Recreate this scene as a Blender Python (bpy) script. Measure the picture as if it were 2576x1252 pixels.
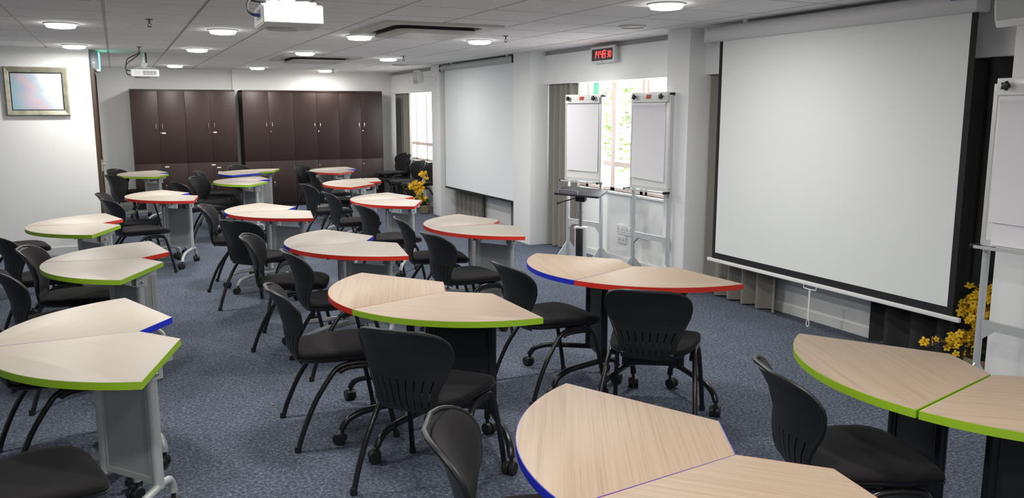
import bpy, bmesh, math, random
from mathutils import Vector, Matrix
random.seed(7)
S = bpy.context.scene
COL = S.collection
PI = math.pi
R = math.radians
for o in list(bpy.data.objects):
    bpy.data.objects.remove(o)

# ------------------------------------------------------------------ camera, world, exposure
YAW, PITCH, ROLL, CAMH = 0.438, 0.1637, -0.0012, 1.6
cam_d = bpy.data.cameras.new('camera')
cam_d.sensor_fit = 'HORIZONTAL'
cam_d.sensor_width = 36.0
cam_d.lens = 36.0 * 2102.0 / 2576.0
cam_d.clip_start = 0.05
cam = bpy.data.objects.new('camera', cam_d)
COL.objects.link(cam)
_f = Vector((math.sin(YAW) * math.cos(PITCH), math.cos(YAW) * math.cos(PITCH), -math.sin(PITCH)))
_r = Vector((math.cos(YAW), -math.sin(YAW), 0))
_u = _r.cross(_f)
_r2 = _r * math.cos(ROLL) + _u * math.sin(ROLL)
_u2 = _u * math.cos(ROLL) - _r * math.sin(ROLL)
m = Matrix((( _r2.x, _u2.x, -_f.x, 0), (_r2.y, _u2.y, -_f.y, 0), (_r2.z, _u2.z, -_f.z, CAMH), (0, 0, 0, 1)))
cam.matrix_world = m
S.camera = cam

S.view_settings.view_transform = 'Standard'
S.view_settings.look = 'None'
S.view_settings.gamma = 1.0
S.view_settings.use_curve_mapping = False
S.view_settings.exposure = 0.10
S.cycles.use_denoising = True
S.cycles.max_bounces = 8
S.cycles.diffuse_bounces = 5
S.cycles.glossy_bounces = 3
S.cycles.transparent_max_bounces = 12
S.cycles.sample_clamp_indirect = 6.0

world = bpy.data.worlds.new('daylight')
S.world = world
world.use_nodes = True
wn = world.node_tree
wn.nodes.clear()
wo = wn.nodes.new('ShaderNodeOutputWorld')
bg = wn.nodes.new('ShaderNodeBackground')
bg.inputs['Color'].default_value = (0.93, 0.97, 1.0, 1)
bg.inputs['Strength'].default_value = 6.2
wn.links.new(bg.outputs[0], wo.inputs[0])

LAMP_W = 16.0          # watts of every recessed downlight
CEIL = 2.285

# ------------------------------------------------------------------ materials
MATS = {}
def nodes_of(name):
    mt = bpy.data.materials.new(name)
    mt.use_nodes = True
    nt = mt.node_tree
    b = nt.nodes['Principled BSDF']
    MATS[name] = mt
    return mt, nt, b
def mat(name, col, rough=0.5, metal=0.0, spec=0.5, noise=0.0, nscale=40.0, bump=0.0, bscale=200.0, coat=0.0, sheen=0.0):
    mt, nt, b = nodes_of(name)
    b.inputs['Base Color'].default_value = (*col, 1)
    b.inputs['Roughness'].default_value = rough
    b.inputs['Metallic'].default_value = metal
    b.inputs['Specular IOR Level'].default_value = spec
    b.inputs['Coat Weight'].default_value = coat
    b.inputs['Sheen Weight'].default_value = sheen
    tc = nt.nodes.new('ShaderNodeTexCoord')
    if noise > 0:
        n = nt.nodes.new('ShaderNodeTexNoise'); n.inputs['Scale'].default_value = nscale
        n.inputs['Detail'].default_value = 4
        nt.links.new(tc.outputs['Object'], n.inputs['Vector'])
        cr = nt.nodes.new('ShaderNodeValToRGB')
        cr.color_ramp.elements[0].position = 0.3; cr.color_ramp.elements[1].position = 0.7
        cr.color_ramp.elements[0].color = (*[max(0, c * (1 - noise)) for c in col], 1)
        cr.color_ramp.elements[1].color = (*[min(1, c * (1 + noise)) for c in col], 1)
        nt.links.new(n.outputs['Fac'], cr.inputs[0]); nt.links.new(cr.outputs[0], b.inputs['Base Color'])
    if bump > 0:
        n2 = nt.nodes.new('ShaderNodeTexNoise'); n2.inputs['Scale'].default_value = bscale
        n2.inputs['Detail'].default_value = 3
        nt.links.new(tc.outputs['Object'], n2.inputs['Vector'])
        bp = nt.nodes.new('ShaderNodeBump'); bp.inputs['Strength'].default_value = bump
        bp.inputs['Distance'].default_value = 0.004
        nt.links.new(n2.outputs['Fac'], bp.inputs['Height']); nt.links.new(bp.outputs[0], b.inputs['Normal'])
    return mt
def emit(name, col, st):
    mt, nt, b = nodes_of(name)
    b.inputs['Base Color'].default_value = (*col, 1)
    b.inputs['Emission Color'].default_value = (*col, 1)
    b.inputs['Emission Strength'].default_value = st
    return mt
def wood(name, base, dark, light, along='Y', freq=26.0, rough=0.46):
    mt, nt, b = nodes_of(name)
    b.inputs['Roughness'].default_value = rough
    tc = nt.nodes.new('ShaderNodeTexCoord')
    mp = nt.nodes.new('ShaderNodeMapping')
    sc = {'Y': (freq, 0.9, freq), 'X': (0.9, freq, freq), 'Z': (freq, freq, 1.0)}[along]
    mp.inputs['Scale'].default_value = sc
    nt.links.new(tc.outputs['Object'], mp.inputs['Vector'])
    n = nt.nodes.new('ShaderNodeTexNoise'); n.inputs['Scale'].default_value = 1.6; n.inputs['Detail'].default_value = 6
    n.inputs['Roughness'].default_value = 0.65; n.inputs['Distortion'].default_value = 0.08
    nt.links.new(mp.outputs[0], n.inputs['Vector'])
    cr = nt.nodes.new('ShaderNodeValToRGB')
    e = cr.color_ramp.elements
    e[0].position = 0.25; e[0].color = (*dark, 1)
    e[1].position = 0.75; e[1].color = (*light, 1)
    k = cr.color_ramp.elements.new(0.47); k.color = (*base, 1)
    nt.links.new(n.outputs['Fac'], cr.inputs[0]); nt.links.new(cr.outputs[0], b.inputs['Base Color'])
    return mt

def carpet():
    mt, nt, b = nodes_of('carpet')
    tc = nt.nodes.new('ShaderNodeTexCoord')
    def nz(sc, det, ro):
        n = nt.nodes.new('ShaderNodeTexNoise'); n.inputs['Scale'].default_value = sc; n.inputs['Detail'].default_value = det; n.inputs['Roughness'].default_value = ro
        nt.links.new(tc.outputs['Object'], n.inputs['Vector']); return n
    n, n3 = nz(60, 8, 0.85), nz(3.5, 6, 0.7)
    cr = nt.nodes.new('ShaderNodeValToRGB'); e = cr.color_ramp.elements
    e[0].position = 0.33; e[0].color = (0.028, 0.038, 0.064, 1)
    e[1].position = 0.74; e[1].color = (0.55, 0.60, 0.68, 1)
    k = e.new(0.50); k.color = (0.108, 0.131, 0.180, 1)
    nt.links.new(n.outputs['Fac'], cr.inputs[0])
    mx = nt.nodes.new('ShaderNodeMix'); mx.data_type = 'RGBA'; mx.blend_type = 'MULTIPLY'; mx.inputs[0].default_value = 0.6
    cr2 = nt.nodes.new('ShaderNodeValToRGB'); cr2.color_ramp.elements[0].position = 0.3; cr2.color_ramp.elements[0].color = (0.62, 0.62, 0.62, 1)
    cr2.color_ramp.elements[1].position = 0.7
    nt.links.new(n3.outputs['Fac'], cr2.inputs[0])
    nt.links.new(cr.outputs[0], mx.inputs[6]); nt.links.new(cr2.outputs[0], mx.inputs[7])
    nt.links.new(mx.outputs[2], b.inputs['Base Color'])
    b.inputs['Roughness'].default_value = 0.95; b.inputs['Specular IOR Level'].default_value = 0.1
    bp = nt.nodes.new('ShaderNodeBump'); bp.inputs['Strength'].default_value = 0.5; bp.inputs['Distance'].default_value = 0.006
    nt.links.new(n.outputs['Fac'], bp.inputs['Height']); nt.links.new(bp.outputs[0], b.inputs['Normal'])
    return mt
carpet()
mat('wall_paint', (0.87, 0.88, 0.87), 0.7, spec=0.25, bump=0.06, bscale=160)
mat('column_paint', (0.88, 0.895, 0.90), 0.7, spec=0.25, bump=0.05, bscale=160)
mat('ceiling_tile', (0.86, 0.85, 0.85), 0.9, spec=0.1, noise=0.04, nscale=90, bump=0.12, bscale=350)
mat('grid_metal', (0.55, 0.54, 0.53), 0.45, spec=0.4)
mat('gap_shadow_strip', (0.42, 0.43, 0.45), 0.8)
mat('skirting_paint', (0.72, 0.73, 0.72), 0.6)
wood('pale_wood', (0.43, 0.378, 0.318), (0.395, 0.343, 0.285), (0.455, 0.402, 0.342), 'Y', 60)
wood('oak_wood', (0.37, 0.275, 0.195), (0.262, 0.182, 0.122), (0.405, 0.306, 0.222), 'Y', 85)
wood('mahogany', (0.032, 0.0155, 0.0135), (0.024, 0.0115, 0.0102), (0.040, 0.020, 0.017), 'Z', 40, rough=0.5)
wood('door_wood', (0.06, 0.034, 0.02), (0.04, 0.02, 0.012), (0.09, 0.05, 0.03), 'Z', 30, rough=0.45)
mat('red_edge', (0.70, 0.035, 0.022), 0.4)
mat('green_edge', (0.33, 0.56, 0.025), 0.4)
mat('blue_edge', (0.018, 0.035, 0.58), 0.4)
mat('silver_coat', (0.56, 0.58, 0.58), 0.38, metal=0.25, spec=0.5)
mat('silver_panel', (0.40, 0.43, 0.43), 0.55, metal=0.1)
mat('black_coat', (0.012, 0.013, 0.017), 0.28, spec=0.5)
mat('black_panel', (0.012, 0.014, 0.020), 0.5)
mat('caster_rubber', (0.014, 0.014, 0.016), 0.45)
mat('chrome', (0.75, 0.75, 0.75), 0.15, metal=1.0)
mat('chair_plastic', (0.012, 0.0125, 0.0145), 0.42, spec=0.5, bump=0.10, bscale=900)
mat('chair_fabric', (0.011, 0.010, 0.0115), 0.9, spec=0.15, noise=0.25, nscale=700, bump=0.25, bscale=900, sheen=0.06)
mat('chair_tube', (0.012, 0.012, 0.014), 0.25)
mat('screen_fabric', (0.80, 0.83, 0.83), 0.85, spec=0.15)
mat('screen_fabric_white', (0.80, 0.85, 0.87), 0.85, spec=0.15)
mat('screen_border', (0.010, 0.010, 0.014), 0.8)
mat('casing_white', (0.76, 0.76, 0.77), 0.4)
mat('casing_grey', (0.50, 0.53, 0.52), 0.4)
mat('white_plastic', (0.84, 0.84, 0.84), 0.35)
mat('offwhite_plastic', (0.66, 0.66, 0.64), 0.45)
mat('beige_plastic', (0.60, 0.59, 0.54), 0.5)
mat('dark_slot', (0.03, 0.03, 0.03), 0.7)
mat('grey_grille', (0.30, 0.31, 0.33), 0.6)
mat('curtain_fabric', (0.27, 0.255, 0.23), 0.85, spec=0.15, sheen=0.2, bump=0.2, bscale=500)
mat('curtain_dark', (0.055, 0.055, 0.056), 0.85, spec=0.15, bump=0.2, bscale=500)
mat('window_frame', (0.84, 0.70, 0.64), 0.5)  # pinkish glare of the bright window put into the frame colour
mat('board_white', (0.84, 0.86, 0.85), 0.25)
mat('paper', (0.84, 0.84, 0.88), 0.8, spec=0.1)
mat('aluminium', (0.66, 0.68, 0.69), 0.35, metal=0.35)
mat('black_plastic', (0.014, 0.014, 0.016), 0.4)
mat('logo_red', (0.55, 0.06, 0.03), 0.5)
mat('lectern_top', (0.035, 0.032, 0.042), 0.45)
mat('gold_frame', (0.31, 0.30, 0.23), 0.45, metal=0.2, noise=0.22, nscale=14)
mat('black_liner', (0.01, 0.011, 0.013), 0.5)
mat('label_white', (0.85, 0.85, 0.85), 0.5)
mat('grey_box', (0.33, 0.36, 0.40), 0.45, metal=0.2)
mat('cable_black', (0.01, 0.01, 0.011), 0.45)
mat('plug_blue', (0.03, 0.06, 0.40), 0.4)
mat('plug_red', (0.5, 0.03, 0.03), 0.4)
mat('clock_face', (0.035, 0.022, 0.03), 0.25)
emit('led_red', (1.0, 0.05, 0.05), 3.5)
emit('led_green', (0.05, 1.0, 0.45), 5.0)
emit('exit_green', (0.20, 1.0, 0.70), 1.6)
emit('lamp_white', (1.0, 0.985, 0.95), 14.0)
mat('lamp_trim', (0.82, 0.82, 0.82), 0.4)
mat('sprinkler_metal', (0.12, 0.10, 0.09), 0.4, metal=0.6)
mat('leaf_green', (0.035, 0.10, 0.02), 0.5, noise=0.4, nscale=20)
mat('stem_brown', (0.08, 0.06, 0.025), 0.6)
mat('petal_yellow', (0.95, 0.56, 0.015), 0.6, noise=0.18, nscale=60)
mat('petal_heart', (0.25, 0.05, 0.01), 0.6)
mat('basket', (0.22, 0.16, 0.10), 0.85, noise=0.4, nscale=40, bump=0.5, bscale=90)
mat('tree_leaf', (0.12, 0.19, 0.035), 0.6, noise=0.35, nscale=4)
mat('tree_bark', (0.42, 0.36, 0.28), 0.8, noise=0.3, nscale=12)
mat('paving', (0.62, 0.60, 0.57), 0.9, noise=0.1, nscale=2)
mat('post_green', (0.02, 0.15, 0.085), 0.5)
def glass():
    mt, nt, b = nodes_of('window_glass')
    nt.nodes.remove(b)
    out = nt.nodes['Material Output']
    t = nt.nodes.new('ShaderNodeBsdfTransparent'); g = nt.nodes.new('ShaderNodeBsdfGlossy')
    g.inputs['Roughness'].default_value = 0.02
    mx = nt.nodes.new('ShaderNodeMixShader'); mx.inputs[0].default_value = 0.05
    nt.links.new(t.outputs[0], mx.inputs[1]); nt.links.new(g.outputs[0], mx.inputs[2])
    nt.links.new(mx.outputs[0], out.inputs[0])
glass()
def canvas():
    # a soft cloud study: blue sky, pink and lilac cloud to one side, white cloud to the other
    mt, nt, b = nodes_of('cloud_canvas')
    b.inputs['Roughness'].default_value = 0.35
    tc = nt.nodes.new('ShaderNodeTexCoord')
    mp = nt.nodes.new('ShaderNodeMapping'); mp.inputs['Scale'].default_value = (3.2, 3.2, 5.0)
    nt.links.new(tc.outputs['Object'], mp.inputs['Vector'])
    n = nt.nodes.new('ShaderNodeTexNoise'); n.inputs['Scale'].default_value = 1.0; n.inputs['Detail'].default_value = 2.5
    nt.links.new(mp.outputs[0], n.inputs['Vector'])
    sx = nt.nodes.new('ShaderNodeSeparateXYZ'); nt.links.new(tc.outputs['Object'], sx.inputs[0])
    def ma(op, a, bb):
        q = nt.nodes.new('ShaderNodeMath'); q.operation = op
        for i, v in enumerate((a, bb)):
            if isinstance(v, float): q.inputs[i].default_value = v
            else: nt.links.new(v, q.inputs[i])
        return q.outputs[0]
    w = ma('ADD', ma('MULTIPLY', sx.outputs['X'], 1.9), ma('ADD', ma('MULTIPLY', sx.outputs['Z'], 1.0), ma('MULTIPLY', ma('SUBTRACT', n.outputs['Fac'], 0.5), 0.8)))
    cr = nt.nodes.new('ShaderNodeValToRGB'); e = cr.color_ramp.elements
    e[0].position = 0.0; e[0].color = (0.33, 0.50, 0.58, 1)
    e[1].position = 1.0; e[1].color = (0.85, 0.88, 0.90, 1)
    for p, c in ((0.20, (0.45, 0.47, 0.57)), (0.38, (0.60, 0.49, 0.55)), (0.52, (0.46, 0.56, 0.64)), (0.72, (0.80, 0.82, 0.83))):
        k = e.new(p); k.color = (*c, 1)
    nt.links.new(ma('ADD', w, 0.45), cr.inputs[0]); nt.links.new(cr.outputs[0], b.inputs['Base Color'])
canvas()

# ------------------------------------------------------------------ mesh builder
class MB:
    def __init__(self):
        self.bm = bmesh.new()
        self.mi = 0
    def use(self, i):
        self.mi = i; return self
    def face(self, vs):
        try:
            f = self.bm.faces.new(vs); f.material_index = self.mi; return f
        except ValueError:
            return None
    def v(self, p):
        return self.bm.verts.new(p)
    def box(self, x0, x1, y0, y1, z0, z1, M=None, bev=0.0):
        ps = [(x, y, z) for z in (z0, z1) for y in (y0, y1) for x in (x0, x1)]
        vs = [self.v(M @ Vector(p) if M else p) for p in ps]
        fs = [self.face([vs[i] for i in q]) for q in ((0, 2, 3, 1), (4, 5, 7, 6), (0, 1, 5, 4), (2, 6, 7, 3), (0, 4, 6, 2), (1, 3, 7, 5))]
        if bev > 0:
            ed = list({e for f in fs for e in f.edges})
            r = bmesh.ops.bevel(self.bm, geom=ed, offset=bev, segments=2, affect='EDGES', profile=0.5)
            for f in r['faces']: f.material_index = self.mi
        return self
    def prism(self, poly, z0, z1, M=None, bev=0.0):
        T = (lambda p: M @ Vector(p)) if M else (lambda p: p)
        a = [self.v(T((x, y, z0))) for x, y in poly]; b = [self.v(T((x, y, z1))) for x, y in poly]
        n = len(poly)
        self.face(a[::-1]); top = self.face(b)
        for i in range(n): self.face([a[i], a[(i + 1) % n], b[(i + 1) % n], b[i]])
        if bev > 0 and top:
            r = bmesh.ops.bevel(self.bm, geom=list(top.edges), offset=bev, segments=2, affect='EDGES', profile=0.5)
            for f in r['faces']: f.material_index = self.mi
        return self
    def rings(self, rings, cap0=True, cap1=True, closed=True):
        vs = [[self.v(p) for p in rg] for rg in rings]
        n = len(rings[0])
        for a, b in zip(vs[:-1], vs[1:]):
            for i in range(n if closed else n - 1): self.face([a[i], a[(i + 1) % n], b[(i + 1) % n], b[i]])
        if cap0: self.face(vs[0][::-1])
        if cap1: self.face(vs[-1])
        return self
    def tube(self, path, r, seg=10, smooth=0, radii=None, closed=False, cap=True):
        P = [Vector(p) for p in path]
        if smooth: P = crom(P, smooth, closed)
        n = len(P)
        t0 = (P[1] - P[0]).normalized()
        up = Vector((0, 0, 1)) if abs(t0.z) < 0.9 else Vector((1, 0, 0))
        nx = t0.cross(up).normalized()
        rg = []
        for i in range(n):
            if closed: t = (P[(i + 1) % n] - P[i - 1]).normalized()
            else: t = (P[min(i + 1, n - 1)] - P[max(i - 1, 0)]).normalized()
            nx = (nx - t * nx.dot(t)).normalized()
            ny = t.cross(nx)
            rr = r if radii is None else radii[i]
            rg.append([P[i] + nx * (rr * math.cos(2 * PI * k / seg)) + ny * (rr * math.sin(2 * PI * k / seg)) for k in range(seg)])
        if closed:
            rg.append(rg[0]); vs = [[self.v(p) for p in q] for q in rg[:-1]]; vs.append(vs[0])
            for a, b in zip(vs[:-1], vs[1:]):
                for i in range(seg): self.face([a[i], a[(i + 1) % seg], b[(i + 1) % seg], b[i]])
            return self
        return self.rings(rg, cap, cap)
    def cyl(self, p0, p1, r, seg=16, r1=None):
        return self.tube([p0, p1], r, seg, radii=None if r1 is None else [r, r1])
    def lathe(self, prof, seg=24, M=None):
        T = (lambda p: M @ Vector(p)) if M else (lambda p: p)
        rg = [[T((r * math.cos(2 * PI * k / seg), r * math.sin(2 * PI * k / seg), z)) for k in range(seg)] for r, z in prof]
        return self.rings(rg)
    def ball(self, c, r, seg=10, sc=(1, 1, 1)):
        rg = []
        for i in range(1, seg // 2 + 1):
            a = PI * i / (seg // 2 + 1)
            rg.append([(c[0] + sc[0] * r * math.sin(a) * math.cos(2 * PI * k / seg), c[1] + sc[1] * r * math.sin(a) * math.sin(2 * PI * k / seg), c[2] - sc[2] * r * math.cos(a)) for k in range(seg)])
        return self.rings(rg)
    def grid(self, fn, us, vs_, skip=None, closed=False):
        V = [[self.v(fn(u, w)) for u in us] for w in vs_]
        for j in range(len(vs_) - 1):
            for i in range(len(us) - 1):
                if skip and skip(i, j): continue
                self.face([V[j][i], V[j][i + 1], V[j + 1][i + 1], V[j + 1][i]])
        return V
    def solid(self, t):
        bmesh.ops.recalc_face_normals(self.bm, faces=self.bm.faces[:])
        bmesh.ops.solidify(self.bm, geom=self.bm.faces[:], thickness=t)
        return self
    def build(self, name, mats, parent=None, loc=None, rot=None, flat=False, ang=38, recalc=True):
        if recalc: bmesh.ops.recalc_face_normals(self.bm, faces=self.bm.faces[:])
        me = bpy.data.meshes.new(name)
        self.bm.to_mesh(me); self.bm.free()
        if isinstance(mats, str): mats = [mats]
        for q in mats: me.materials.append(MATS[q])
        if not flat:
            for p in me.polygons: p.use_smooth = True
            me.set_sharp_from_angle(angle=R(ang))
        o = bpy.data.objects.new(name, me)
        COL.objects.link(o)
        if parent: o.parent = parent
        if loc: o.location = loc
        if rot: o.rotation_euler = rot
        return o
def crom(P, k, closed=False):
    out = []
    n = len(P)
    for i in range(n if closed else n - 1):
        p0 = P[i - 1] if (i > 0 or closed) else P[0] * 2 - P[1]
        p1 = P[i]; p2 = P[(i + 1) % n]
        p3 = P[(i + 2) % n] if (i + 2 < n or closed) else P[-1] * 2 - P[-2]
        for s in range(k):
            t = s / k
            out.append(0.5 * ((2 * p1) + (p2 - p0) * t + (2 * p0 - 5 * p1 + 4 * p2 - p3) * t * t + (3 * p1 - p0 - 3 * p2 + p3) * t ** 3))
    if not closed: out.append(P[-1])
    return out
def thing(name, label, cat, loc=(0, 0, 0), rz=0.0, group=None):
    o = bpy.data.objects.new(name, None)
    o.empty_display_size = 0.1
    COL.objects.link(o)
    o.location = loc; o.rotation_euler = (0, 0, rz)
    return tag(o, label, cat, group)
def tag(o, label, cat, group=None):
    o['label'] = label; o['category'] = cat
    if group: o['group'] = group
    return o
def struct(o, label=None):
    o['kind'] = 'structure'
    if label: o['label'] = label
    return o
def dup(o, parent=None):
    c = o.copy(); COL.objects.link(c)
    if parent: c.parent = parent
    for ch in o.children: dup(ch, c)
    return c
def rpoly(hw, hl, rad, n=5):
    """rounded rectangle, half width hw (x) and half length hl (y)"""
    out = []
    for cx, cy, a0 in ((hw - rad, hl - rad, 0), (-hw + rad, hl - rad, 90), (-hw + rad, -hl + rad, 180), (hw - rad, -hl + rad, 270)):
        for k in range(n + 1):
            a = R(a0 + 90 * k / n); out.append((cx + rad * math.cos(a), cy + rad * math.sin(a)))
    return out

# ------------------------------------------------------------------ room shell
WX = 4.76      # inner face of the window wall (recesses)
CX = 4.42      # front of the columns
X0, Y0, YB, YP, XP = -4.6, -4.2, 15.0, 10.6, -0.225
b = MB(); b.box(X0 - .1, WX + .2, Y0 - .1, YB + .1, -0.1, 0.0); struct(b.build('floor', 'carpet', flat=True), 'blue grey flecked carpet')
# ceiling: recessed grid with lay-in tiles a few millimetres lower
b = MB(); b.use(1).box(X0 - .1, WX + .2, Y0 - .1, YB + .1, CEIL + 0.010, CEIL + 0.1)
b.use(0)
P_, G_ = 0.603, 0.011
gx = -0.025; gy = 6.04
i0 = int((X0 - gx) / P_) - 1
for i in range(i0, 9):
    for j in range(-18, 16):
        xa, xb, ya, yb = gx + i * P_ + G_, gx + (i + 1) * P_ - G_, gy + j * P_ + G_, gy + (j + 1) * P_ - G_
        xa = max(xa, X0); xb = min(xb, WX); ya = max(ya, Y0); yb = min(yb, YB)
        if xb - xa > .02 and yb - ya > .02:
            b.box(xa, xb, ya, yb, CEIL, CEIL + 0.009)
struct(b.build('ceiling', ['ceiling_tile', 'grid_metal'], flat=True), 'suspended ceiling of pale grey lay-in tiles')
# back wall, the wall block on the left with its end, outer walls behind the camera
b = MB(); b.box(X0 - .1, WX + .2, YB, YB + .12, 0, CEIL + .05); struct(b.build('wall_back', 'wall_paint', flat=True))
b = MB(); b.box(X0, XP, YP, YB, 0, CEIL + .004); struct(b.build('wall_left', 'wall_paint', flat=True), 'white wall with a painting')
b = MB(); b.box(X0 - .12, X0, Y0, YP, 0, CEIL + .05); struct(b.build('wall_left_side', 'wall_paint', flat=True))
b = MB(); b.box(X0 - .1, WX + .2, Y0 - .12, Y0, 0, CEIL + .05); struct(b.build('wall_front', 'wall_paint', flat=True))
# window wall with two window openings
SILL, HEAD = 0.755, 2.02
W1 = (12.6, 14.8); W2 = (6.38, 8.78)
b = MB()
b.box(WX, WX + .15, Y0, W2[0], 0, CEIL + .05); b.box(WX, WX + .15, W2[1], W1[0], 0, CEIL + .05); b.box(WX, WX + .15, W1[1], YB, 0, CEIL + .05)
for w in (W1, W2):
    b.box(WX, WX + .15, w[0], w[1], 0, SILL); b.box(WX, WX + .15, w[0], w[1], HEAD, CEIL + .05)
struct(b.build('wall_right', 'wall_paint', flat=True), 'white window wall')
# columns
def column(n, y0, y1):
    b = MB(); b.box(CX, WX, y0, y1, 0, CEIL + .004, bev=.006); struct(b.build('wall_right_column', 'column_paint'), n)
column('white wall column beside the far window', 12.0, 12.36)
column('white wall column with the far projector screen hung on its far side', 8.93, 9.40)
column('white wall column beside the near projector screen', 5.90, 6.22)
column('white wall column behind the near flipchart', 1.9, 3.04)
column('white wall column out of the picture', -2.0, -1.4)
# pelmets over the recesses, with a grey gap strip at the ceiling
def pelmet(y0, y1):
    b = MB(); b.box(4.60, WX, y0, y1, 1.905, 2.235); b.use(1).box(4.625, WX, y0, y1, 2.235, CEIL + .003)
    struct(b.build('wall_right_pelmet', ['column_paint', 'gap_shadow_strip'], flat=True))
pelmet(12.36, YB); pelmet(9.40, 12.0); pelmet(6.22, 8.93); pelmet(3.04, 5.90); pelmet(-1.4, 1.9)
# skirting
b = MB(); b.box(-.22, 4.66, YB - .012, YB, 0, .09); struct(b.build('baseboard_back', 'skirting_paint', flat=True))
b = MB(); b.box(X0, XP, YP - .012, YP, 0, .09); struct(b.build('baseboard_left', 'skirting_paint', flat=True))
b = MB()
for y0, y1 in ((9.40, 12.0), (6.22, 8.93), (3.04, 5.90), (12.36, YB)): b.box(WX - .01, WX, y0, y1, 0, .07)
struct(b.build('baseboard_right', 'skirting_paint', flat=True))
# windows
def window(name, w, ys, zt, label):
    y0, y1 = w
    b = MB(); t = .03
    xa, xb = WX + .05, WX + .10
    b.box(xa, xb, y0, y0 + t, SILL, HEAD); b.box(xa, xb, y1 - t, y1, SILL, HEAD); b.box(xa, xb, y0, y1, SILL, SILL + t); b.box(xa, xb, y0, y1, HEAD - t, HEAD)
    for y, hw in ys: b.box(xa, xb, y - hw, y + hw, SILL, HEAD)
    b.box(xa + .004, xb - .004, y0, y1, zt - .026, zt + .026)
    wo_ = struct(b.build(name, 'window_frame', flat=True), label)
    b = MB(); b.box(WX + .072, WX + .076, y0 + t, y1 - t, SILL + t, HEAD - t); b.build('window_pane', 'window_glass', wo_, flat=True)
    b = MB(); b.box(WX - .035, WX + .05, y0 - .01, y1 + .01, SILL - .025, SILL, bev=.004); b.build('window_sill', 'column_paint', wo_)
window('window_1', W1, [(14.25, .022), (13.705, .022), (13.15, .022)], 1.036, 'far window with pale frame and bright daylight')
window('window_2', W2, [(8.252, .025), (7.711, .042), (7.155, .026), (7.07, .020)], 1.036, 'window with frame tinted for pinkish glare between the two flipcharts')
# brown door and jamb in the end of the left wall, seen edge on
b = MB(); b.box(XP, XP + .036, YP + .03, YP + .09, 0, 2.02); b.box(XP, XP + .045, YP + 1.0, YP + 1.06, 0, 2.02); b.box(XP, XP + .045, YP + .03, YP + 1.06, 2.02, 2.08)
dj = struct(b.build('door_1', 'door_wood', flat=True), 'brown timber door frame seen edge on')
b = MB(); b.box(XP, XP + .03, YP + .09, YP + 1.0, 0.005, 2.02); b.build('door_leaf', 'door_wood', dj, flat=True)
b = MB(); b.box(XP + .03, XP + .055, YP + .14, YP + .17, .92, 1.05); b.cyl((XP + .045, YP + .155, 1.0), (XP + .085, YP + .155, 1.0), .01); b.cyl((XP + .08, YP + .155, 1.0), (XP + .08, YP + .27, 1.0), .009); b.build('door_handle', 'chrome', dj)

# ------------------------------------------------------------------ outside
b = MB(); b.box(5.2, 40, -20, 45, -3.2, -3.0); struct(b.build('ground_outside', 'paving', flat=True))
def tree(x, y, z0, h, rad, n, label):
    t = thing('garden_tree', label, 'tree', (x, y, -3.0), group='trees outside the windows')
    b = MB(); b.tube([(0, 0, 0), (.1, .05, h * .35), (-.05, .1, h * .7)], .06, 8, smooth=4); b.build('trunk', 'tree_bark', t)
    b = MB()
    for k in range(n):
        a, c, q = random.uniform(0, 2 * PI), random.uniform(-1, 1), random.random() ** .4
        s_ = math.sqrt(1 - c * c)
        p = Vector((rad * q * s_ * math.cos(a), rad * q * s_ * math.sin(a), h * .72 + rad * 1.15 * q * c))
        d = Vector((random.uniform(-1, 1), random.uniform(-1, 1), random.uniform(-.6, .4))).normalized()
        e = d.cross(Vector((random.uniform(-1, 1), random.uniform(-1, 1), 1))).normalized()
        L = random.uniform(.12, .22)
        b.face([b.v(p), b.v(p + d * L * .5 + e * L * .25), b.v(p + d * L), b.v(p + d * L * .5 - e * L * .25)])
    o = b.build('foliage', 'tree_leaf', t, flat=True, recalc=False); o['kind'] = 'stuff'
tree(11.3, 17.3, 0, 5.6, 1.2, 420, 'leafy green tree outside, seen through the glass left of the second flipchart')
tree(13.6, 23.4, 0, 6.4, 1.3, 420, 'smaller looking green tree farther outside, seen above the first flipchart')
b = MB(); b.cyl((7.2, 12.1, -3.0), (7.2, 12.1, 4.0), .05, 12); tag(b.build('green_post', 'post_green'), 'green post standing outside the middle window', 'post')

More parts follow.
